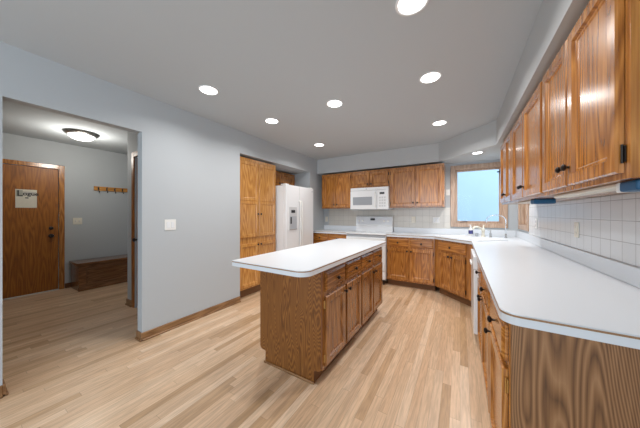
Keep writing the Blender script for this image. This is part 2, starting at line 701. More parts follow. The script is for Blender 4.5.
d1 = sroot('door_1', (XE, ED0, 0), PI / 2, 'brown wooden entry door with a paper sign')
w = ED1 - ED0
struct('slab', MB().box(0.004, w - 0.004, 0.006, 0.05, 0.012, EDZ - 0.004, 0.002, 1), DOORW['Z'], d1)
b = MB()
casing(b, 0, w, EDZ)
struct('casing', b, OAK['Z'], d1)
struct('threshold', MB().box(0.0, w, -0.03, 0.06, 0, 0.012, 0.003, 1), STEEL, d1, 'pale metal threshold')
b = MB()
b.lathe([(0.031, 0.006), (0.031, -0.002), (0.014, -0.006), (0.012, -0.030), (0.024, -0.036), (0.028, -0.050), (0.024, -0.062), (0.008, -0.066)], (w - 0.085, 0, 0.915), 'Y')
kb = b.build('door_knob', BLACK, d1, True)
kb['label'] = 'black round door knob'
b = MB()
b.lathe([(0.027, 0.006), (0.027, -0.004), (0.020, -0.010), (0.004, -0.012)], (w - 0.085, 0, 1.04), 'Y')
b.build('deadbolt', BLACK, d1, True)
d2 = sroot('door_2', (CX0, SY, 0), 0, 'dark brown closet door behind the wall end')
w2 = CX1 - CX0
struct('slab', MB().box(0.004, w2 - 0.004, 0.02, 0.06, 0.01, CZ - 0.004, 0.002, 1), DOORW['Z'], d2)
b = MB()
casing(b, 0, w2, CZ)
struct('casing', b, DOORW['Z'], d2)
b = MB()
b.lathe([(0.028, 0.02), (0.028, 0.012), (0.012, 0.008), (0.012, -0.018), (0.024, -0.024), (0.027, -0.036), (0.010, -0.050)], (0.06, 0, 0.93), 'Y')
b.build('door_knob', BLACK, d2, True)

# ------------------------------------------------------------------ windows


def window(name, root, x0, x1, z0, z1, wc=0.068, label=None, light_frame=None):
    """local frame: x across, -y to the room, wall face at y = 0, opening x0..x1, z0..z1"""
    r = root
    b = MB()
    t = 0.018
    b.box(x0 - wc, x0, -t, 0, z0 - wc, z1 + wc, 0.004, 1)
    b.box(x1, x1 + wc, -t, 0, z0 - wc, z1 + wc, 0.004, 1)
    b.box(x0, x1, -t, 0, z1, z1 + wc, 0.004, 1)
    b.box(x0, x1, -t, 0, z0 - wc, z0, 0.004, 1)
    struct('casing', b, WTRIM['Z'], r)
    b = MB()
    j = 0.012
    b.box(x0, x0 + j, 0, 0.13, z0, z1)
    b.box(x1 - j, x1, 0, 0.13, z0, z1)
    b.box(x0 + j, x1 - j, 0, 0.13, z1 - j, z1)
    b.box(x0 + j, x1 - j, 0, 0.13, z0, z0 + j)
    struct('jamb', b, WTRIM['Z'], r)
    b = MB()
    s = 0.026
    a0, a1, c0, c1 = x0 + j, x1 - j, z0 + j, z1 - j
    b.box(a0, a0 + s, 0.05, 0.085, c0, c1, 0.003, 1)
    b.box(a1 - s, a1, 0.05, 0.085, c0, c1, 0.003, 1)
    b.box(a0 + s, a1 - s, 0.05, 0.085, c1 - s, c1, 0.003, 1)
    b.box(a0 + s, a1 - s, 0.05, 0.085, c0, c0 + s, 0.003, 1)
    sa = struct('sash', b, WTRIM['Z'], r)
    struct('pane', MB().box(a0 + s, a1 - s, 0.064, 0.070, c0 + s, c1 - s), GLASS, sa)
    b = MB()
    b.box(a1 - 0.055, a1 - 0.004, 0.028, 0.05, c1 - 0.085, c1 - 0.065, 0.003, 1)
    b.box(a1 - 0.020, a1 - 0.004, 0.020, 0.05, c1 - 0.11, c1 - 0.05, 0.003, 1)
    struct('latch', b, BLACK, r, 'dark latch')
    return r


w1 = sroot('window_1', (0, YB, 0), 0, 'wood-cased window above the sink')
window('window_1', w1, WX0, WX1, WZ0, WZ1)
b = MB()
b.tube([(0.10, 0.035, WZ0 + 0.015), (0.10, 0.01, WZ0 + 0.03), (0.06, -0.02, WZ0 + 0.025), (0.0, -0.03, WZ0 + 0.02)], 0.006, 8)
struct('crank', b, BRONZE, w1)
w2r = sroot('window_2', (XR, VY1, 0), -PI / 2, 'narrow wood-cased side window in the corner')
window('window_2', w2r, 0, VY1 - VY0, VZ0, VZ1)

# pale lap siding of the house next door, seen through the panes
b = MB()
for i in range(38):
    z = -0.6 + i * 0.105
    b.extrude_poly([(-5, 7.6, z), (-5, 7.585, z + 0.107), (-5, 7.62, z + 0.107), (-5, 7.62, z)], (11, 0, 0))
struct('exterior_wall', b, SIDING)
b = MB()
b.box(-9, 12, 4.9, 14, -0.7, -0.6)
struct('ground_outside', b, plain('outdoor_grass', (0.10, 0.14, 0.05), 0.9, vary=0.3, bscale=4))

# ------------------------------------------------------------------ tiles
TZ0, TZ1 = 1.0135, 1.388
struct('trim_1', MB().box(XR - 0.007, XR, 1.10, VY0 - 0.070, TZ0, TZ1), TILE_R, label='white square tile backsplash on the right wall')
struct('trim_2', MB().box(-2.617, WX0 - 0.070, YB - 0.007, YB, TZ0, TZ1), TILE_B, label='cream tile backsplash behind the range')


# ------------------------------------------------------------------ cabinets (local frame: x across, front faces -y, z up)
def door_profile(y0=-0.020):
    return [(0.000, -0.014), (0.005, y0), (0.050, y0), (0.056, y0 + 0.011), (0.064, y0 + 0.011), (0.070, y0 + 0.0145)]


def slab_profile(y0=-0.020):
    return [(0.0, -0.010), (0.012, y0 + 0.004), (0.016, y0)]


def add_hinges(d, x, z0, z1, mat=None):
    for z in (z0 + 0.06, z1 - 0.06):
        b = MB()
        b.box(x - 0.0055, x + 0.0055, -0.005, -0.0008, z - 0.026, z + 0.026, 0.001, 1)
        b.lathe([(0.0035, z - 0.030), (0.0035, z + 0.030)], (x, -0.008, 0), 'Z', 8)
        b.build('hinge', mat or BRONZE, d)


def add_door(root, x0, x1, z0, z1, mats, knob=None, hinge=None, hmat=None, mid=None, kz=None, flat=False):
    b = MB()
    if mid is None:
        b.front(x0, x1, z0, z1, -0.001, door_profile())
    else:
        # one leaf with two stacked panels
        b.front(x0, x1, z0, z1, -0.001, [(0.0, -0.010), (0.004, -0.0125)])
        b.front(x0, x1, z0, mid - 0.0, -0.010, door_profile())
        b.front(x0, x1, mid, z1, -0.010, door_profile())
    d = b.build('door', mats['Z'], root)
    if knob is not None:
        kb = MB().lathe(knob_prof(), (knob, -0.020, kz), 'Y', 14).build('knob', BRONZE, d, True)
    if hinge is not None:
        add_hinges(d, hinge, z0, z1, hmat)
    return d


def add_drawer(root, x0, x1, z0, z1, mats, knob=True):
    d = MB().front(x0, x1, z0, z1, -0.001, slab_profile()).build('drawer', mats['X'], root)
    if knob:
        MB().lathe(knob_prof(), ((x0 + x1) / 2, -0.020, (z0 + z1) / 2), 'Y', 14).build('knob', BRONZE, d, True)
    return d


def base_cabinet(name, label, loc, rz, wd, depth, mats, drawers, doors, zt=0.871, group=None, toe=0.07, body_mat=None, ztoe=0.105):
    """drawers [(x0,x1)], doors [(x0,x1,knob side)]"""
    r = thing(name, label, 'cabinet', loc, rz, group)
    MB().box(0, wd, 0.0, depth, ztoe, zt, 0.001, 1).build('body', body_mat or mats['Z'], r)
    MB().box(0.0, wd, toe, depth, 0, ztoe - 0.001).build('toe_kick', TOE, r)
    for x0, x1 in drawers:
        add_drawer(r, x0, x1, 0.705, 0.845, mats)
    for x0, x1, k in doors:
        kx = x1 - 0.028 if k > 0 else x0 + 0.028
        hx = x0 - 0.006 if k > 0 else x1 + 0.006
        add_door(r, x0, x1, 0.130, 0.675, mats, kx, hx, kz=0.635)
    return r


def wall_cabinet(name, label, loc, rz, wd, depth, z0, z1, mats, doors, group=None, kz=None, zd0=None, zd1=None, hmat=None):
    r = thing(name, label, 'cabinet', (loc[0], loc[1], z0), rz, group)
    H = z1 - z0
    MB().box(0, wd, 0.0, depth, 0, H, 0.001, 1).build('body', mats['Z'], r)
    a, c = (zd0 or z0 + 0.022) - z0, (zd1 or z1 - 0.035) - z0
    for x0, x1, k in doors:
        kx = x1 - 0.028 if k > 0 else x0 + 0.028
        hx = x0 - 0.006 if k > 0 else x1 + 0.006
        add_door(r, x0, x1, a, c, mats, kx, hx, hmat, kz=a + 0.075 if kz is None else kz - z0)
    return r


# back run, base
FY = 4.20
base_cabinet('base_cabinet', 'honey oak base cabinet between the alcove wall and the white range', (-2.742, FY, 0), 0, 0.836, YB - FY - 0.003, OAK,
             [(0.02, 0.405), (0.43, 0.815)], [(0.02, 0.405, 1), (0.43, 0.815, -1)])
base_cabinet('base_cabinet', 'honey oak base cabinet with two drawers, just right of the range', (-1.130, FY, 0), 0, 0.775, YB - FY - 0.003, OAK,
             [(0.020, 0.370), (0.395, 0.755)], [(0.020, 0.378, 1), (0.388, 0.755, -1)])

# diagonal sink cabinet in the corner
P0 = Vector((-0.352, 4.20))
LD = 0.700
r = thing('sink_cabinet', 'angled oak sink cabinet in the corner under the window', 'cabinet', (P0.x, P0.y, 0), -PI / 4)
b = MB()
b.box(0, LD, 0, 0.02, 0.105, 0.871, 0.001, 1)
b.box(0.02, LD - 0.02, 0.02, 0.45, 0.105, 0.125)
b.build('body', OAK['Z'], r)
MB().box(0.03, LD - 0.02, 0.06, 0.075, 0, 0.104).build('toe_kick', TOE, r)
add_drawer(r, 0.085, 0.600, 0.705, 0.845, OAK)
add_door(r, 0.110, 0.338, 0.130, 0.675, OAK, 0.312, 0.104, kz=0.635)
add_door(r, 0.348, 0.590, 0.130, 0.675, OAK, 0.376, 0.596, kz=0.635)

# right run
RXF = 0.160
RD = XR - RXF - 0.003


def right_loc(yfar):
    return (RXF, yfar, 0)


base_cabinet('base_cabinet', 'slim oak base cabinet between sink corner and dishwasher', right_loc(3.660), -PI / 2, 0.355, RD, OAK, [(0.02, 0.335)], [(0.02, 0.335, 1)])
base_cabinet('base_cabinet', 'two-door oak base cabinet just nearer than the dishwasher', right_loc(2.685), -PI / 2, 1.060, RD, OAK,
             [(0.02, 0.515), (0.545, 1.040)], [(0.02, 0.520, 1), (0.535, 1.040, -1)])
r = base_cabinet('base_cabinet', 'oak base cabinet at the near end of the long counter, swirl-grained end panel', right_loc(1.622), -PI / 2, 0.492, RD, OAK,
                 [(0.02, 0.470)], [])
add_door(r, 0.02, 0.470, 0.130, 0.675, OAK, 0.048, 0.478, BRASS, kz=0.635)
ep = MB().box(0.493, 0.505, 0.004, RD, 0.0, 0.871, 0.001, 1).build('end_panel', ENDP, r)
ep['label'] = 'brown oak end panel with swirling grain'

# dishwasher
r = thing('dishwasher', 'white dishwasher under the long counter', 'dishwasher', (RXF, 3.298, 0), -PI / 2)
MB().box(0.004, 0.600, 0.0, 0.57, 0.10, 0.866).build('body', WHITE, r)
MB().box(0.004, 0.600, 0.05, 0.5, 0.0, 0.099).build('toe_kick', BLACK, r)
dd = MB().box(0.004, 0.600, -0.048, -0.001, 0.115, 0.735, 0.006).build('door', WHITE, r)
cp = MB().box(0.004, 0.600, -0.052, -0.001, 0.738, 0.864, 0.006).build('control_panel', WHITE, r)
b = MB()
b.box(0.20, 0.40, -0.068, -0.052, 0.748, 0.770, 0.004)
b.build('handle', WHITEP, cp)

# uppers on the back wall
UF = 4.41
UD = YB - UF - 0.002
wall_cabinet('wall_cabinet', 'oak wall cabinet left of the microwave', (-2.615, UF), 0, 0.708, UD, 1.39, 2.13, OAK, [(0.025, 0.345, 1), (0.360, 0.688, -1)], kz=1.475)
wall_cabinet('wall_cabinet', 'short oak wall cabinet directly above the microwave', (-1.905, UF), 0, 0.768, UD, 1.792, 2.13, OAK, [(0.022, 0.376, 1), (0.392, 0.746, -1)], kz=1.86)
wall_cabinet('wall_cabinet', 'wide oak wall cabinet between microwave and sink window', (-1.135, UF), 0, 0.909, UD, 1.39, 2.13, OAK, [(0.025, 0.447, 1), (0.462, 0.884, -1)], kz=1.475)

# uppers on the right wall
UX = 0.449
RUD = XR - UX - 0.002
wall_cabinet('wall_cabinet', 'nearest tall oak wall cabinet on the right wall', (UX, 1.940), -PI / 2, 0.835, RUD, 1.392, 2.13, OAK,
             [(0.020, 0.392, 1), (0.408, 0.805, -1)], kz=1.495, zd0=1.412, zd1=2.110)
wall_cabinet('wall_cabinet', 'middle oak wall cabinet on the right wall', (UX, 2.935), -PI / 2, 0.992, RUD, 1.392, 2.13, OAK,
             [(0.020, 0.486, 1), (0.502, 0.972, -1)], kz=1.495, zd0=1.412, zd1=2.110)
wall_cabinet('wall_cabinet', 'oak wall cabinet on the right wall closest to the sink window', (UX, 3.672), -PI / 2, 0.735, RUD, 1.392, 2.13, OAK,
             [(0.020, 0.358, 1), (0.374, 0.715, -1)], kz=1.495, zd0=1.412, zd1=2.110)

# pantry
r = thing('pantry_cabinet', 'tall light oak pantry cabinet in the alcove', 'cabinet', (-2.80, RY0 + 0.004, 0), PI / 2)
PW = 0.822
MB().box(0, PW, 0, 0.64, 0.125, 2.135, 0.001, 1).build('body', PAN['Z'], r)
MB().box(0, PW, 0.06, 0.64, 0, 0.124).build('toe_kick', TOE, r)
for x0, x1, kx, hx in ((0.020, 0.400, 0.374, 0.012), (0.412, 0.800, 0.438, 0.808)):
    add_door(r, x0, x1, 0.912, 2.085, PAN, kx, None, mid=1.480, kz=1.275)
    add_door(r, x0, x1, 0.150, 0.822, PAN, kx, None, kz=0.790)

# refrigerator
FX, F0, F1, FH = -2.577, 3.135, 4.010, 1.790
r = thing('refrigerator', 'white side-by-side refrigerator with ice dispenser', 'refrigerator', (FX, F0, 0), PI / 2)
FWd = F1 - F0
MB().box(0.004, FWd - 0.004, 0.062, 0.80, 0.02, FH - 0.012, 0.004).build('body', WHITE, r)
MB().box(0.02, FWd - 0.02, 0.05, 0.10, 0.0, 0.085).build('grille', GREYP, r)
for i, (x0, x1) in enumerate(((0.003, 0.395), (0.401, FWd - 0.003))):
    d = MB().box(x0, x1, 0.0, 0.060, 0.095, FH, 0.010, 3).build('door', WHITE, r)
    hx = 0.372 if i == 0 else 0.424
    b = MB()
    b.tube([(hx, 0.004, 1.52), (hx, -0.030, 1.50), (hx, -0.042, 1.42), (hx, -0.046, 1.10), (hx, -0.042, 0.70), (hx, -0.030, 0.62), (hx, 0.004, 0.60)], 0.011, 10)
    h = b.build('handle', WHITEP, d, True)
    if i == 0:
        b = MB()
        b.box(0.085, 0.305, -0.006, 0.004, 0.985, 1.40, 0.004)
        dp = b.build('dispenser', SHADE_W, d)
        b = MB()
        b.box(0.100, 0.290, -0.008, -0.0055, 1.02, 1.235, 0.002, 1)
        b.build('recess', GREYP, dp)
        MB().box(0.135, 0.245, -0.010, -0.0065, 1.295, 1.345, 0.002, 1).build('display', BLACK, dp)
        MB().box(0.108, 0.145, -0.014, -0.0075, 1.10, 1.22, 0.004).build('paddle', BLACK, dp)
        MB().box(0.10, 0.29, -0.020, -0.0055, 1.00, 1.018, 0.003, 1).build('drip_tray', GREYP, dp)
    else:
        MB().lathe([(0.014, 0.001), (0.014, -0.003), (0.010, -0.004)], (FWd - 0.055, 0, 1.725), 'Y', 16).build('badge', GREYP, d)
b = MB()
b.box(0.02, 0.10, 0.02, 0.14, FH, FH + 0.018, 0.004)
b.box(FWd - 0.10, FWd - 0.02, 0.02, 0.14, FH, FH + 0.018, 0.004)
b.build('hinge_cover', WHITEP, r)

# cabinet over the refrigerator
wall_cabinet('wall_cabinet', 'dark-lit oak cabinet in the alcove above the refrigerator', (-3.15, 3.125), PI / 2, 1.000, 0.315, 1.83, 2.135, OAK,
             [(0.02, 0.490, 1), (0.505, 0.980, -1)], kz=1.90, zd0=1.85, zd1=2.10)

# ------------------------------------------------------------------ range
RX0, RX1 = -1.900, -1.140
r = thing('kitchen_range', 'white freestanding electric range between oak base cabinets', 'range', (RX0, 4.15, 0), 0)
RWd = RX1 - RX0
MB().box(0, RWd, 0.0, 0.56, 0.09, 0.895, 0.003).build('body', WHITE, r)
b = MB()
for x in (0.04, RWd - 0.04):
    for y in (0.04, 0.5):
        b.lathe([(0.016, 0.0), (0.016, 0.012), (0.010, 0.014), (0.010, 0.09)], (x, y, 0), 'Z', 12)
b.build('feet', BLACK, r)
ct = MB().box(-0.001, RWd + 0.001, -0.030, 0.50, 0.896, 0.918, 0.008).build('cooktop', WHITE, r)
for x, y, rad in ((0.20, 0.13, 0.10), (0.56, 0.13, 0.08), (0.20, 0.37, 0.08), (0.56, 0.37, 0.10)):
    b = MB()
    b.lathe([(rad, 0.9175), (rad, 0.9195), (rad - 0.006, 0.9195), (rad - 0.006, 0.9175)], (x, y, 0), 'Z', 32, False)
    b.build('burner_ring', GREYP, ct)
b = MB()
b.extrude_poly([(0, 0.49, 0.918), (0, 0.49, 1.03), (0, 0.475, 1.045), (0, 0.500, 1.215), (0, 0.515, 1.228), (0, 0.56, 1.228), (0, 0.56, 0.918)], (RWd, 0, 0))
bg = b.build('console', WHITE, r)
MB().extrude_poly([(0.012, 0.4755, 1.062), (0.012, 0.4735, 1.062), (0.012, 0.4955, 1.205), (0.012, 0.4975, 1.205)], (RWd - 0.024, 0, 0)).build('control_face', plain('console_grey', (0.62, 0.64, 0.67), 0.35), bg)
MB().box(0.32, 0.41, 0.468, 0.490, 1.145, 1.185, 0.002, 1).build('clock_display', BLACK, bg)
for x in (0.07, 0.15, 0.60, 0.68):
    MB().lathe([(0.022, 0), (0.020, -0.018), (0.016, -0.020)], (x, 0.484, 1.13), 'Y', 16).build('dial', WHITEP, bg)
od = MB().box(0.006, RWd - 0.006, -0.036, -0.001, 0.255, 0.842, 0.008).build('oven_door', WHITE, r)
MB().box(0.14, RWd - 0.14, -0.038, -0.0355, 0.40, 0.66, 0.001, 1).build('oven_window', GLASSG, od)
b = MB()
b.tube([(0.05, -0.034, 0.790), (0.05, -0.068, 0.795), (0.09, -0.075, 0.795), (RWd - 0.09, -0.075, 0.795), (RWd - 0.05, -0.068, 0.795), (RWd - 0.05, -0.034, 0.790)], 0.013, 10)
b.build('oven_handle', WHITEP, od, True)
MB().box(0.006, RWd - 0.006, -0.004, 0.0005, 0.846, 0.892).build('vent_gap', GREYP, r)
MB().box(0.006, RWd - 0.006, -0.032, -0.001, 0.10, 0.248, 0.008).build('storage_drawer', WHITE, r)

# microwave above the range
MZ0, MZ1 = 1.362, 1.788
r = thing('microwave', 'white over-the-range microwave oven', 'microwave', (-1.900, 4.33, MZ0), 0)
MB().box(0, 0.760, 0.030, 0.405, 0, MZ1 - MZ0, 0.003).build('body', WHITE, r)
MB().box(0.002, 0.758, 0.004, 0.029, 0.372, MZ1 - MZ0, 0.006).build('vent_grille', WHITE, r)
d = MB().box(0.002, 0.545, -0.006, 0.029, 0.004, 0.368, 0.008).build('door', WHITE, r)
MB().box(0.060, 0.455, -0.0085, -0.0055, 0.085, 0.245, 0.001, 1).build('window', GLASSG, d)
MB().tube([(0.518, -0.004, 0.05), (0.518, -0.034, 0.07), (0.518, -0.038, 0.18), (0.518, -0.034, 0.31), (0.518, -0.004, 0.33)], 0.010, 10).build('handle', WHITEP, d, True)
c = MB().box(0.549, 0.758, -0.004, 0.029, 0.004, 0.368, 0.006).build('control_panel', WHITE, r)
MB().box(0.600, 0.690, -0.006, -0.0035, 0.285, 0.325, 0.001, 1).build('display', BLACK, c)
b = MB()
for i in range(4):
    for j in range(3):
        b.box(0.590 + j * 0.045, 0.622 + j * 0.045, -0.0055, -0.0035, 0.05 + i * 0.052, 0.082 + i * 0.052, 0.001, 1)
b.build('keypad', SHADE_W, c)
MB().lathe([(0.011, 0.001), (0.011, -0.004), (0.008, -0.005)], (0.335, 0.004, 0.397), 'Y', 16).build('badge', GREYP, r)
MB().box(0.02, 0.74, 0.04, 0.39, -0.010, -0.001).build('underside_filter', GREYP, r)

# ------------------------------------------------------------------ worktops
CT0, CT1 = 0.873, 0.914


def cut_hole(o, cutter):
    m = o.modifiers.new('hole', 'BOOLEAN')
    m.operation = 'DIFFERENCE'
    m.object = cutter
    m.solver = 'EXACT'
    bpy.context.view_layer.update()
    dg = bpy.context.evaluated_depsgraph_get()
    me = bpy.data.meshes.new_from_object(o.evaluated_get(dg))
    o.modifiers.clear()
    o.data = me
    cm = cutter.data
    bpy.data.objects.remove(cutter)
    bpy.data.meshes.remove(cm)


# short worktop left of the range
poly = [(-2.744, 4.165), (-1.905, 4.165), (-1.905, YB - 0.002), (-2.744, YB - 0.002)]
o = MB().prism(poly, CT0, CT1, 0.002).build('countertop', LAM)
tag(o, 'short white countertop left of the range', 'countertop')
oz = o.location.copy()


def child_world(mb, name, mat, parent):
    ch = mb.build(name, mat, None, local=True)
    ch.parent = parent
    ch.matrix_parent_inverse = Matrix.Translation(-parent.location)
    return ch


child_world(MB().ribbon([(-2.744, 4.165), (-1.905, 4.165)], CT1 - 0.0115, CT1 - 0.0045, 0.0008), 'edge_stripe', STRIPE, o)
child_world(MB().box(-2.744, -1.905, YB - 0.022, YB - 0.001, CT1 + 0.0005, 1.012, 0.003, 1), 'backsplash', LAM, o)

# long worktop from the range round the sink corner to the near end
front = [(-1.130, 4.165), (-0.362, 4.165), (0.132, 3.685), (0.132, 1.095), (XR - 0.002, 1.095)]
poly = front + [(XR - 0.002, YB - 0.002), (-1.130, YB - 0.002)]
poly2 = fillet(poly, {3: 0.055})
o = MB().prism(poly2, CT0, CT1, 0.002).build('countertop', LAM)
tag(o, 'long white countertop wrapping from the range round the sink', 'countertop')
fr = fillet(poly, {3: 0.055})
fr = fr[:-2]
child_world(MB().ribbon(fr, CT1 - 0.0115, CT1 - 0.0045, 0.0008), 'edge_stripe', STRIPE, o)
b = MB()
b.box(XR - 0.024, XR - 0.001, 1.095, YB - 0.001, CT1 + 0.0005, 1.012, 0.003, 1)
b.box(-1.130, XR - 0.026, YB - 0.022, YB - 0.001, CT1 + 0.0005, 1.012, 0.003, 1)
child_world(b, 'backsplash', LAM, o)
long_top = o

# sink set into the angled corner
SC = Vector((0.115, 4.160))
sr = thing('kitchen_sink', 'white double-bowl sink set in the corner counter', 'sink', (SC.x, SC.y, CT1), -PI / 4)
cut = MB()
cut.M = Matrix.Translation((SC.x, SC.y, CT1)) @ Matrix.Rotation(-PI / 4, 4, 'Z')
cut.box(-0.365, 0.365, -0.225, 0.225, -0.2, 0.1)
cutter = cut.build('cutter', LAM, None, local=True)
cut_hole(long_top, cutter)
rim = fillet([(-0.39, -0.25), (0.39, -0.25), (0.39, 0.25), (-0.39, 0.25)], {0: 0.05, 1: 0.05, 2: 0.05, 3: 0.05})


def bowl(x0, x1, y0, y1):
    outer = fillet([(x0, y0), (x1, y0), (x1, y1), (x0, y1)], {0: .05, 1: .05, 2: .05, 3: .05})
    b = MB()
    cx, cy = (x0 + x1) / 2, (y0 + y1) / 2
    loops = []
    for k, z in ((1.0, 0.011), (0.985, 0.004), (0.95, -0.10), (0.86, -0.165), (0.5, -0.172)):
        loops.append([b._v((cx + (x - cx) * k, cy + (y - cy) * k, z)) for x, y in outer])
    n = len(outer)
    for a, c in zip(loops, loops[1:]):
        for i in range(n):
            b.bm.faces.new((a[i], a[(i + 1) % n], c[(i + 1) % n], c[i]))
    b.bm.faces.new(loops[-1])
    return b


b = MB()
rimz = 0.011
# rim built as strips round the two bowls
n = 0
for (x0, x1, y0, y1) in ((-0.39, -0.345, -0.25, 0.25), (0.345, 0.39, -0.25, 0.25), (-0.345, 0.345, -0.25, -0.215), (-0.345, 0.345, 0.165, 0.25), (-0.015, 0.015, -0.215, 0.165)):
    b.box(x0, x1, y0, y1, 0.0008, rimz, 0.003, 1)
b.build('rim', PORC, sr)
bowl(-0.345, -0.015, -0.215, 0.165).build('basin', PORC, sr, True)
bowl(0.015, 0.345, -0.215, 0.165).build('basin', PORC, sr, True)

# main faucet
fr_ = thing('faucet', 'pale single-lever kitchen faucet behind the sink', 'faucet', (0.310, 4.460, CT1 + 0.001), -PI / 4)
b = MB()
b.lathe([(0.032, 0), (0.032, 0.012), (0.022, 0.020), (0.022, 0.085), (0.026, 0.10), (0.024, 0.125), (0.010, 0.135)], (0, 0, 0), 'Z', 20)
b.build('body', ALMOND, fr_, True)
MB().tube([(0, 0, 0.085), (0, -0.05, 0.135), (0, -0.11, 0.16), (0, -0.17, 0.155), (0, -0.20, 0.13)], [0.016, 0.016, 0.015, 0.015, 0.017], 12).build('spout', ALMOND, fr_, True)
MB().tube([(0, 0, 0.130), (-0.02, 0.03, 0.165), (-0.03, 0.05, 0.185)], [0.010, 0.009, 0.008], 10).build('lever', ALMOND, fr_, True)
# slim filtered-water tap
f2 = thing('water_tap', 'slim chrome gooseneck tap right of the main faucet', 'faucet', (0.590, 4.460, CT1 + 0.001), -PI / 4)
b = MB()
b.lathe([(0.022, 0), (0.022, 0.006), (0.012, 0.012), (0.012, 0.055), (0.008, 0.06)], (0, 0, 0), 'Z', 16)
b.build('base', STEEL, f2, True)
pts = [(0, 0, 0.05), (0, 0, 0.26)]
for k in range(1, 11):
    a = PI * k / 10
    pts.append((-0.085 + 0.085 * math.cos(a), -0.085 + 0.085 * math.cos(a), 0.26 + 0.085 * math.sin(a)))
pts.append((-0.17, -0.17, 0.225))
MB().tube(pts, 0.0065, 10).build('spout', CHROME, f2, True)
MB().tube([(0, 0, 0.045), (0.03, -0.03, 0.055)], 0.005, 8).build('lever', BLACK, f2, True)
# bottles and dispenser
bt = thing('soap_bottle', 'small white soap bottle with navy label at the window', 'bottle', (0.150, 4.615, CT1 + 0.001))
MB().lathe([(0.028, 0), (0.031, 0.006), (0.031, 0.10), (0.022, 0.125), (0.011, 0.132), (0.011, 0.145)], (0, 0, 0), 'Z', 20).build('body', WHITEP, bt, True)
MB().lathe([(0.0318, 0.03), (0.0318, 0.09)], (0, 0, 0), 'Z', 20).build('label_band', NAVY, bt, True)
b = MB()
b.lathe([(0.012, 0.1455), (0.012, 0.158), (0.005, 0.160), (0.005, 0.175)], (0, 0, 0), 'Z', 12)
b.box(-0.030, 0.008, -0.006, 0.006, 0.172, 0.180, 0.002, 1)
b.build('pump', WHITEP, bt)
gl = thing('scrubber_cup', 'little grey cup between soap bottle and faucet', 'cup', (0.230, 4.560, CT1 + 0.001))
MB().lathe([(0.024, 0), (0.027, 0.05), (0.024, 0.05), (0.021, 0.006)], (0, 0, 0), 'Z', 18).build('cup_wall', GREYP, gl, True)
sd = thing('soap_dispenser', 'slender grey soap dispenser right of the faucet', 'dispenser', (0.405, 4.470, CT1 + 0.001))
MB().lathe([(0.022, 0), (0.022, 0.006), (0.015, 0.012), (0.015, 0.06), (0.008, 0.066), (0.008, 0.10)], (0, 0, 0), 'Z', 16).build('body', STEEL, sd, True)
MB().box(-0.040, 0.010, -0.007, 0.007, 0.098, 0.110, 0.003, 1).build('nozzle', STEEL, sd)

# ------------------------------------------------------------------ island
IX0, IX1, IY0, IY1 = -1.498, -0.880, 1.470, 3.030
r = thing('kitchen_island', 'oak kitchen island with white top in the middle of the floor', 'island', (IX1, IY0, 0), PI / 2)
IW, IDp = IY1 - IY0, IX1 - IX0
# local: x = world y, y = -world x
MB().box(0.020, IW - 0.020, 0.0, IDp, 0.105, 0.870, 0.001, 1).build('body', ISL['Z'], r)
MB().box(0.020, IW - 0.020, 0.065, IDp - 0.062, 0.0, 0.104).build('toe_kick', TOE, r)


def notched(y0, y1, t0, t1, zn, zt, rr=0.03):
    """end-panel outline in (y, z) with a rounded toe notch on both sides"""
    pts = [(t0, 0), (t1, 0), (t1, zn - rr * 0.2), (t1 + rr * 0.3, zn), (y1 - rr, zn)]
    pts += [(y1 - rr + rr * math.sin(a), zn + rr - rr * math.cos(a)) for a in (PI / 6, PI / 3, PI / 2)]
    pts += [(y1, zt), (y0, zt), (y0, zn + rr)]
    pts += [(y0 + rr - rr * math.cos(a), zn + rr - rr * math.sin(a)) for a in (PI / 6, PI / 3, PI / 2)]
    pts += [(t0 - rr * 0.3, zn), (t0, zn - rr * 0.2)]
    return pts


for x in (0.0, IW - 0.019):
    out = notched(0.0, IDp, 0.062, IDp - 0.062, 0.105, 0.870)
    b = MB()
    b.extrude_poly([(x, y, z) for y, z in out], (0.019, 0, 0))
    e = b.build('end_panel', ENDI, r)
b = MB()
b.box(-0.012, -0.0005, 0.056, IDp - 0.050, 0, 0.018, 0.004, 1)
b.build('shoe_molding', TRIM['Y'], r)
xs = [0.050 + 0.3745 * i for i in range(4)]
for i, x0 in enumerate(xs):
    x1 = x0 + 0.345
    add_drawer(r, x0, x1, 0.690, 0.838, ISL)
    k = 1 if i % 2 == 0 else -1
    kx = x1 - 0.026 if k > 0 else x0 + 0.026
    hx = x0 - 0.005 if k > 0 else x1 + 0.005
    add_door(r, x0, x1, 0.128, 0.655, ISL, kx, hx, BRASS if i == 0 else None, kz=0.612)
# top (world outline moved to the local frame)
tp = [(-1.536, 1.200), (-0.832, 1.200), (-0.832, 3.105), (-1.536, 3.105)]
loc = [(y - IY0, IX1 - x) for x, y in tp]
loc = fillet(loc, {0: 0.012, 1: 0.085, 2: 0.05, 3: 0.03}, 8)
b = MB()
b.prism(loc, CT0, CT1, 0.002)
tpo = b.build('countertop', LAM, r)
tpo['label'] = 'white laminate island top'
MB().ribbon(list(reversed(loc + [loc[0]])) if False else loc + [loc[0]], CT1 - 0.0115, CT1 - 0.0045, -0.0008 if False else 0.0008).build('edge_stripe', STRIPE, tpo)

# ------------------------------------------------------------------ ceiling lights
cans = [(-2.097, 1.375, 'recessed ceiling light nearest the hall opening'),
        (-2.093, 2.258, 'recessed ceiling light above the pantry end of the left wall'),
        (-2.110, 3.470, 'recessed ceiling light closest to the refrigerator'),
        (-1.175, 2.255, 'recessed ceiling light above the island middle'),
        (-0.234, 1.400, 'recessed ceiling light cut by the top of the photo'),
        (-0.226, 2.258, 'second recessed ceiling light beside the right wall cabinets'),
        (-0.235, 3.456, 'recessed ceiling light nearest the angled soffit')]


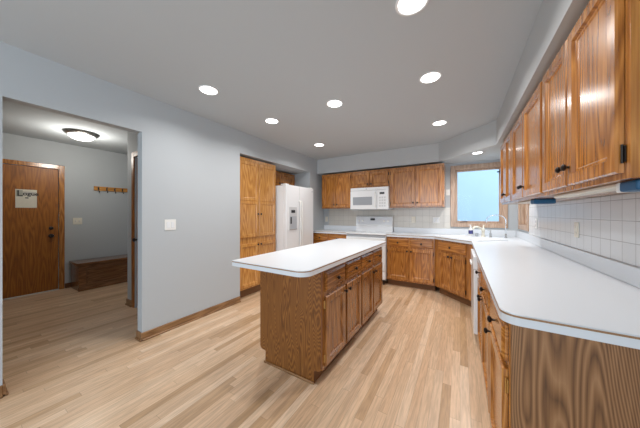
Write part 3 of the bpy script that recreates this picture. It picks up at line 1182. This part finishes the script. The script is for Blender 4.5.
def can_light(x, y, z, label, rad=0.092, power=CAN_POWER):
    t = thing('recessed_light', label, 'ceiling light', (x, y, z), 0, 'recessed lights')
    b = MB()
    b.lathe([(rad, -0.0005), (rad, -0.004), (rad - 0.008, -0.007), (rad - 0.016, -0.004), (rad - 0.016, -0.0005)], (0, 0, 0), 'Z', 32, False)
    b.build('trim_ring', WHITE, t, True)
    MB().lathe([(rad - 0.0165, -0.0008), (rad - 0.0165, -0.003), (rad - 0.04, -0.004), (0.004, -0.0045)], (0, 0, 0), 'Z', 32).build('lens', LENS, t, True)
    l = area('can_glow', (0, 0, -0.012), (0, 0, 0), 0.13, 0.13, power, CAN_COL, 'DISK', t, math.radians(150))
    return t


for x, y, lb in cans:
    can_light(x, y, ZC, lb)
can_light(0.215, 4.08, ZS, 'recessed light in the lowered ceiling over the sink', 0.075, 13.0)

# flush light of the entry hall
t = thing('flush_light', 'round flush ceiling light in the entry hall', 'ceiling light', (-4.82, 1.125, ZC))
MB().lathe([(0.195, -0.0005), (0.195, -0.008), (0.188, -0.022), (0.160, -0.045), (0.150, -0.048), (0.145, -0.030), (0.140, -0.001)], (0, 0, 0), 'Z', 40, False).build('rim', STEEL, t, True)
MB().lathe([(0.148, -0.046), (0.140, -0.066), (0.115, -0.088), (0.075, -0.103), (0.03, -0.110), (0.002, -0.111)], (0, 0, 0), 'Z', 40, False).build('glass_dome', DOME, t, True)
pl = bpy.data.lights.new('hall_glow', 'POINT')
pl.energy = 26
pl.shadow_soft_size = 0.1
pl.color = (1.0, 0.96, 0.88)
po = bpy.data.objects.new('hall_glow', pl)
COL.objects.link(po)
po.parent = t
po.location = (0, 0, -0.27)


# ------------------------------------------------------------------ switches and outlets
def plate(name, label, cat, loc, rz, wd, ht, kind, n=1, mat=None):
    """local: x across, -y to the room, centre at the origin"""
    t = thing(name, label, cat, loc, rz)
    m = mat or WHITEP
    MB().box(-wd / 2, wd / 2, -0.006, -0.0005, -ht / 2, ht / 2, 0.003, 2).build('cover_plate', m, t)
    for i in range(n):
        x = (i - (n - 1) / 2) * 0.046
        if kind == 'rocker':
            MB().box(x - 0.016, x + 0.016, -0.010, -0.0055, -0.033, 0.033, 0.002, 1).build('rocker', WHITE, t)
        elif kind == 'toggle':
            MB().box(x - 0.005, x + 0.005, -0.018, -0.0055, -0.010, 0.012, 0.002, 1).build('toggle', WHITE, t)
        else:
            for z in (-0.020, 0.020):
                b = MB().lathe([(0.0165, -0.0055), (0.0165, -0.008), (0.015, -0.0085)], (x, 0, z), 'Y', 16)
                s_ = b.build('socket', mat or WHITE, t)
                b = MB()
                for dx in (-0.006, 0.006):
                    b.box(x + dx - 0.001, x + dx + 0.001, -0.0092, -0.0084, z - 0.004, z + 0.006)
                b.build('slots', GREYP, s_)
    return t


plate('light_switch', 'white double light switch on the grey wall by the hall opening', 'light switch', (XL, 1.342, 1.158), PI / 2, 0.118, 0.118, 'rocker', 2)
plate('light_switch', 'double light switch beside the brown entry door', 'light switch', (XE, 1.302, 1.148), PI / 2, 0.118, 0.118, 'toggle', 2, BISQUE)
plate('power_outlet', 'outlet on the white tile near the right window', 'outlet', (XR - 0.0072, 3.66, 1.165), -PI / 2, 0.075, 0.118, 'socket')
plate('power_outlet', 'outlet on the white tile under the middle wall cabinet', 'outlet', (XR - 0.0072, 2.55, 1.157), -PI / 2, 0.075, 0.118, 'socket', 1, BISQUE)
plate('power_outlet', 'bisque outlet in the corner beside the refrigerator', 'outlet', (-2.680, YB, 1.150), 0, 0.072, 0.118, 'socket', 1, BISQUE)
plate('power_outlet', 'wide outlet plate on the tile left of the sink window', 'outlet', (-0.375, YB - 0.0072, 1.165), 0, 0.118, 0.118, 'socket', 2)
plate('power_outlet', 'single outlet on tile between range and window', 'outlet', (-0.765, YB - 0.0072, 1.165), 0, 0.072, 0.118, 'socket', 1, BISQUE)
plate('light_switch', 'tiny white switch beside the sink window casing', 'light switch', (-0.187, YB, 1.66), 0, 0.060, 0.105, 'toggle')

# ------------------------------------------------------------------ under-cabinet lights
for y0, y1, lb in ((1.165, 1.92, 'under-cabinet light with blue cover below the nearest wall cabinet'), (2.36, 2.90, 'under-cabinet light with blue cover below the middle wall cabinet')):
    t = thing('under_cabinet_light', lb, 'light', (0.480, y0, 1.3915), 0, 'under-cabinet lights')
    MB().box(0, 0.070, 0.092, y1 - y0, -0.017, -0.0005, 0.004, 1).build('housing', BISQUE, t)
    MB().box(-0.006, 0.118, -0.030, 0.070, -0.036, -0.0005, 0.008).build('blue_cover', BLUE, t)
    MB().box(-0.006, 0.110, 0.0715, 0.088, -0.036, -0.0005, 0.003, 1).build('end_cap', WHITEP, t)

# ------------------------------------------------------------------ entry hall furniture
t = thing('storage_bench', 'dark brown wooden bench along the hall wall', 'bench', (-5.36, 1.215, 0), PI / 2)
BL, BD = 1.55, 0.435
b = MB()
b.box(0, BL, 0.0, BD, 0.0, 0.405)
b.build('body', BENCH['X'], t)
MB().box(-0.025, BL + 0.025, -0.025, BD, 0.428, 0.462, 0.006).build('seat', BENCH['X'], t)
MB().box(-0.012, BL + 0.012, -0.012, BD, 0.406, 0.427, 0.004, 1).build('seat_molding', BENCH['X'], t)
for x0, x1 in ((0.09, 0.74), (0.81, 1.46)):
    MB().front(x0, x1, 0.085, 0.360, -0.0005, [(0.0, -0.012), (0.016, -0.014), (0.024, -0.004), (0.04, -0.0035)]).build('front_panel', BENCH['X'], t)
MB().box(-0.008, BL + 0.008, -0.010, -0.0005, 0, 0.06, 0.004, 1).build('plinth', BENCH['X'], t)

t = thing('coat_rack', 'light wood coat rack with dark hooks on the hall wall', 'coat rack', (XE, 1.515, 1.712), PI / 2)
MB().box(0, 0.72, -0.020, -0.0005, 0.0, 0.078, 0.004, 2).build('board', PAN['X'], t)
for i in range(6):
    x = 0.06 + i * 0.12
    b = MB()
    b.box(x - 0.010, x + 0.010, -0.024, -0.0205, 0.010, 0.060, 0.002, 1)
    b.tube([(x, -0.024, 0.03), (x, -0.045, 0.005), (x, -0.055, -0.022), (x, -0.062, -0.035), (x, -0.078, -0.030), (x, -0.084, -0.015)], 0.005, 8)
    b.tube([(x, -0.024, 0.05), (x, -0.045, 0.055), (x, -0.052, 0.07)], 0.005, 8)
    b.build('hook', BLACK, t)

t = thing('door_sign', 'square paper sign with dark lettering hung on the entry door', 'sign', (XE - 0.006, 0.735, 1.515), PI / 2)
MB().box(-0.106, 0.106, -0.008, -0.0008, -0.143, 0.143, 0.001, 1).build('board', PAPER, t)
MB().box(-0.100, -0.035, -0.0088, -0.0078, 0.030, 0.128).build('print_block', PRINTG, t)
MB().box(-0.035, 0.098, -0.0085, -0.0078, 0.050, 0.112).build('print_band', plain('pale_print', (0.54, 0.51, 0.46), 0.8), t)


def letters(txt, size, x, z, y, parent, name='lettering'):
    cu = bpy.data.curves.new(name, 'FONT')
    cu.body = txt
    cu.size = size
    cu.extrude = 0.0004
    cu.offset = 0.0012
    cu.align_x = 'LEFT'
    o = bpy.data.objects.new(name, cu)
    COL.objects.link(o)
    bpy.context.view_layer.update()
    me = bpy.data.meshes.new_from_object(o.evaluated_get(bpy.context.evaluated_depsgraph_get()))
    bpy.data.objects.remove(o)
    me.materials.clear()
    me.materials.append(INK)
    for v in me.vertices:
        vx, vy, vz = v.co
        v.co = (x + vx, y - vz, z + vy)
    o = bpy.data.objects.new(name, me)
    COL.objects.link(o)
    o.parent = parent
    return o


letters('L', 0.125, -0.095, 0.040, -0.0094, t)
letters('ogue', 0.082, -0.036, 0.052, -0.0094, t)
b = MB()
b.box(-0.012, 0.022, -0.0095, -0.0078, 0.004, 0.020, 0.003, 1)
b.build('flourish', INK, t)
